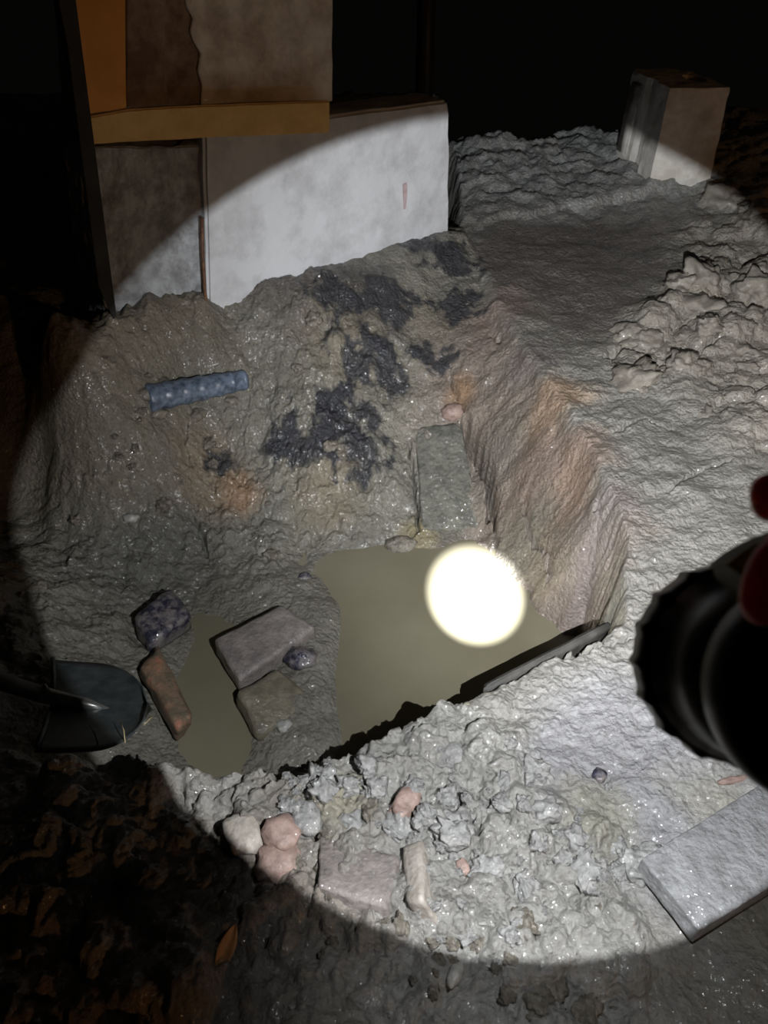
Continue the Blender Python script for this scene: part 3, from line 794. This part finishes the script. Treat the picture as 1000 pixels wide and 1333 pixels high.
# dry leaf
def leaf():
    h = hit(296, 1240)
    bm = bmesh.new(); n = 10; rows = []
    for i in range(n + 1):
        u = i / n; w_ = .011 * math.sin(math.pi * min(1, u * .97 + .02)) ** .8
        rows.append([bm.verts.new((v * w_, -.03 + .06 * u, .006 * abs(v) + .008 * math.sin(u * 3))) for v in (-1, -.5, 0, .5, 1)])
    for a_, b_ in zip(rows, rows[1:]):
        for k in range(4): bm.faces.new((a_[k], a_[k + 1], b_[k + 1], b_[k]))
    o = bm_obj('dry_leaf', bm, 'leaf'); o.location = h + Vector((0, 0, .012)); o.rotation_euler = (.25, .3, -.25)
    md = o.modifiers.new('thickness', 'SOLIDIFY'); md.thickness = .0006
    tag(o, 'curled brown dry leaf on the dark foreground mud', 'leaf')
leaf()

# ------------------------------------------------------------------ loose clods
CL = {}
for mat in ('clod', 'clod_dark', 'clod_tan'):
    CL[mat] = []
    for k in range(7):
        me = stone_mesh('mud_clod', 100 + k + (7 if mat == 'clod_dark' else 0), .02, .02 * (.8 + .3 * random.random()), .015, 4, .36, .25)
        me.materials.append(M[mat]); me.polygons.foreach_set('use_smooth', [True] * len(me.polygons)); CL[mat].append(me)
def clods(n, region, rpx, mat, label, group, sink=.25):
    """region: list of (px, py, spread) centres in the photograph's frame"""
    for i in range(n):
        cx, cy, sp = random.choice(region)
        px, py = random.gauss(cx, sp), random.gauss(cy, sp * .7)
        h = hit(px, py)
        r = (rpx[0] + (rpx[1] - rpx[0]) * random.random() ** 2.2) * (h - EYE).dot(FWD) / F
        o = bpy.data.objects.new('mud_clod', random.choice(CL[mat])); COL.objects.link(o)
        o.location = h + Vector((0, 0, r * .7 * (1 - 2 * sink) * .6))
        r /= .02; o.scale = (r, r * random.uniform(.8, 1.1), r * random.uniform(.75, 1.0))
        o.rotation_euler = (random.uniform(-.4, .4), random.uniform(-.4, .4), random.uniform(0, 6.28))
        tag(o, label, 'clod', group)
clods(95, [(480, 1040, 55), (620, 1040, 60), (700, 1060, 50), (620, 1150, 60), (780, 1130, 40), (420, 1010, 30)], (6, 22), 'clod', 'wet grey mud clod lying loose on the lit near bank', 'clods on the lit near bank')
clods(45, [(400, 1130, 40), (450, 1180, 50), (600, 1260, 60), (720, 1280, 60), (250, 1150, 60)], (6, 22), 'clod_dark', 'dark mud clod in the shaded foreground', 'clods in the shaded foreground')
clods(34, [(930, 420, 40), (970, 350, 30), (960, 500, 40), (860, 470, 40), (985, 270, 15)], (8, 34), 'clod_tan', 'tan mud clod in the heap on the right bank', 'clods of the right bank heap', .75)
clods(30, [(280, 560, 50), (120, 520, 40), (150, 620, 50), (400, 470, 40), (60, 790, 25), (330, 690, 40)], (4, 12), 'clod_dark', 'small dark mud lump on the left slope of the pit', 'lumps on the pit slope')
clods(8, [(960, 1080, 30), (920, 1030, 30), (985, 1060, 20)], (5, 12), 'clod', 'small grey clod on the slick mud by the slab', 'clods by the slab')

# ------------------------------------------------------------------ torch held in a hand, with its light
def torch():
    depth_f = .42; K = 1.065
    C0 = cam_pt(947, 858, depth_f)                      # centre of the bezel
    hot = at(620, 775, dz(-.27))
    ax = (FWD + RIGHT * .012 + UP * -.048).normalized()
    u = ax.orthogonal().normalized(); w = ax.cross(u)
    R = .049
    root = empty('torch', C0 - ax * .10)
    def lathe(name, prof, mat, seg=56, scal=None, parent=root):
        bm = bmesh.new(); rings = []
        for i, (s, r) in enumerate(prof):
            ring = []
            for k in range(seg):
                a_ = 2 * math.pi * k / seg
                rr = r * (scal(a_, i) if scal else 1)
                ring.append(bm.verts.new(C0 + ax * (s * K) + (u * math.cos(a_) + w * math.sin(a_)) * (rr * K)))
            rings.append(ring)
        for a_, b_ in zip(rings, rings[1:]):
            for k in range(seg): bm.faces.new((a_[k], a_[(k + 1) % seg], b_[(k + 1) % seg], b_[k]))
        return bm, rings
    def scal(a_, i): return 1 + .035 * (abs(math.cos(a_ * 7)) - .5) * 1.0
    bm, _ = lathe('head', [(-.074, .036), (-.072, .040), (-.045, .0415), (-.030, .043), (-.024, .046), (-.012, .0475), (0.0, .0475), (.001, .0460), (.0, .0450), (-.058, .016), (-.066, .0105)], 'torch_black', 112)
    bm_obj('head', bm, 'torch_black', root)
    def crown(a_, i): return 1 + (.045 if i in (1, 2) else 0) * (max(0, math.cos(a_ * 17)) ** 2.5)
    bm, _ = lathe('bezel', [(-.020, .0462), (-.018, .0485), (.0, .0485), (.002, .0462)], 'torch_black', 156, crown)
    bm_obj('bezel', bm, 'torch_black', root)['label'] = 'toothed black bezel ring'
    bm, rg = lathe('led', [(-.0655, .004)], 'led', 20); bm.faces.new(rg[0]); bm_obj('led', bm, 'led', root)
    bm, rg = lathe('body', [(-.074, .036), (-.076, .044), (-.086, .046), (-.102, .045), (-.109, .036), (-.112, .024), (-.175, .0225), (-.200, .0225), (-.204, .019)], 'torch_olive', 56)
    bm.faces.new(rg[-1]); bm_obj('body', bm, 'torch_black', root)
    # olive switch housing standing up from the body
    bm = bmesh.new(); rings = []; up_a = math.atan2(UP.dot(w), UP.dot(u)); lf = 1 if (u * math.cos(up_a + .5) + w * math.sin(up_a + .5)).dot(RIGHT) < 0 else -1
    for s_, r_ in ((-.078, .040), (-.078, .058), (-.084, .066), (-.100, .066), (-.106, .058), (-.106, .040)):
        rings.append([bm.verts.new(C0 + ax * (s_ * K) + (u * math.cos(up_a + lf * (-.25 + .95 * k / 12)) + w * math.sin(up_a + lf * (-.25 + .95 * k / 12))) * (r_ * K)) for k in range(13)])
    for a_, b_ in zip(rings, rings[1:] + rings[:1]):
        for k in range(12): bm.faces.new((a_[k], a_[k + 1], b_[k + 1], b_[k]))
    bm.faces.new([r_[0] for r_ in rings]); bm.faces.new([r_[-1] for r_ in rings][::-1])
    pad = bm_obj('switch_housing', bm, 'torch_olive', root, smooth_=False); pad['label'] = 'olive housing on top of the torch'
    bm, rg = lathe('collar', [(-.1125, .0225), (-.113, .0255), (-.122, .0255), (-.1225, .0225)], 'torch_black', 56); bm_obj('collar', bm, 'torch_black', root)
    tag(root, 'black torch with toothed bezel held at the right, shining into the pit', 'torch')
    LP = C0 - ax * (.0625 * K)
    def spot(name, power, angle, blend, target_dir, size):
        d_ = bpy.data.lights.new(name, 'SPOT'); d_.energy = power; d_.spot_size = angle; d_.spot_blend = blend; d_.shadow_soft_size = size; d_.color = TORCH_COLOR
        o = bpy.data.objects.new(name, d_); COL.objects.link(o); o.location = LP
        o.rotation_euler = target_dir.to_track_quat('-Z', 'Y').to_euler(); 
        return o
    hd = (hot - LP).normalized()
    spot('torch_spill', SPILL_W, math.radians(110), .02, ax, .0008)
    spot('back_fill_spot', BACK_FILL_W, math.radians(74), .9, (at(*BACK_FILL_AIM) - LP).normalized(), .0008)  # added beam aimed up to brighten the dim far and right ground
    spot('torch_hot_spot', HOT_W, math.radians(9.6), .55, hd, .001)
    # added fill spot in front of the bezel, brightens the dark foreground
    hl = spot('near_fill_spot', NEAR_FILL_W, math.radians(76), 1.0, (at(760, 1330, 0) - C0).normalized(), .01); hl.location = C0 + ax * .012 - UP * .02
    return C0, ax, u, w
C0, AX, TU, TW = torch()

def hand():
    cz = lambda px, py, d: cam_pt(px, py, d)
    J = {}; E = []; Rr = {}
    def add(n, p, r, par=None):
        J[n] = len(J); V.append(p); Rr[n] = r * 1.12
        if par: E.append((J[par], J[n]))
    V = []
    axis_p = lambda s: C0 + AX * s
    up = UP; rt = RIGHT
    def rel(s, x, y): return axis_p(s) + rt * x + up * y
    P_ = lambda px, py, d: cam_pt(px, py, d * .42 / .36)
    add('palm', P_(1215, 800, .215), .019)
    add('wrist', P_(1420, 1000, .185), .024, 'palm')
    add('fore', P_(1900, 1500, .15), .032, 'wrist')
    # overhand grip: fingers come over the top of the body, the index finger lies highest, the others curl down its left flank
    add('index0', P_(1120, 690, .232), .0105, 'palm')
    add('index1', P_(1060, 652, .240), .0100, 'index0')
    add('index2', P_(1012, 645, .246), .0096, 'index1')
    add('index3', P_(972, 650, .250), .0078, 'index2')
    for n, dpt, dx in (('middle', .226, 0), ('ring', .208, 60), ('little', .192, 120)):
        add(n + '0', P_(1150 + dx, 730, dpt), .0105, 'palm')
        add(n + '1', P_(1080 + dx, 690, dpt + .004), .0100, n + '0')
        add(n + '2', P_(1018 + dx, 715, dpt + .008), .0094, n + '1')
        add(n + '3', P_(990 + dx, 775, dpt + .010), .0086, n + '2')
        add(n + '4', P_(996 + dx, 815, dpt + .012), .0066, n + '3')
    add('thumb0', P_(1230, 900, .205), .0125, 'palm')
    add('thumb1', P_(1190, 1000, .215), .0110, 'thumb0')
    add('thumb2', P_(1120, 1060, .235), .0095, 'thumb1')
    add('thumb3', P_(1075, 1065, .25), .0072, 'thumb2')
    root_loc = V[0]
    me = bpy.data.meshes.new('person'); me.from_pydata([tuple(v - root_loc) for v in V], E, [])
    o = bpy.data.objects.new('person', me); COL.objects.link(o); o.location = root_loc
    sk = o.modifiers.new('skin', 'SKIN'); sk.use_smooth_shade = True
    for n, i in J.items():
        d_ = me.skin_vertices[0].data[i]; d_.radius = (Rr[n], Rr[n]); d_.use_root = (n == 'palm')
    sb = o.modifiers.new('smooth', 'SUBSURF'); sb.levels = 2; sb.render_levels = 2
    me.materials.append(M['skin'])
    tag(o, 'reddish hand reaching over the torch at the right edge of the view', 'person')
hand()
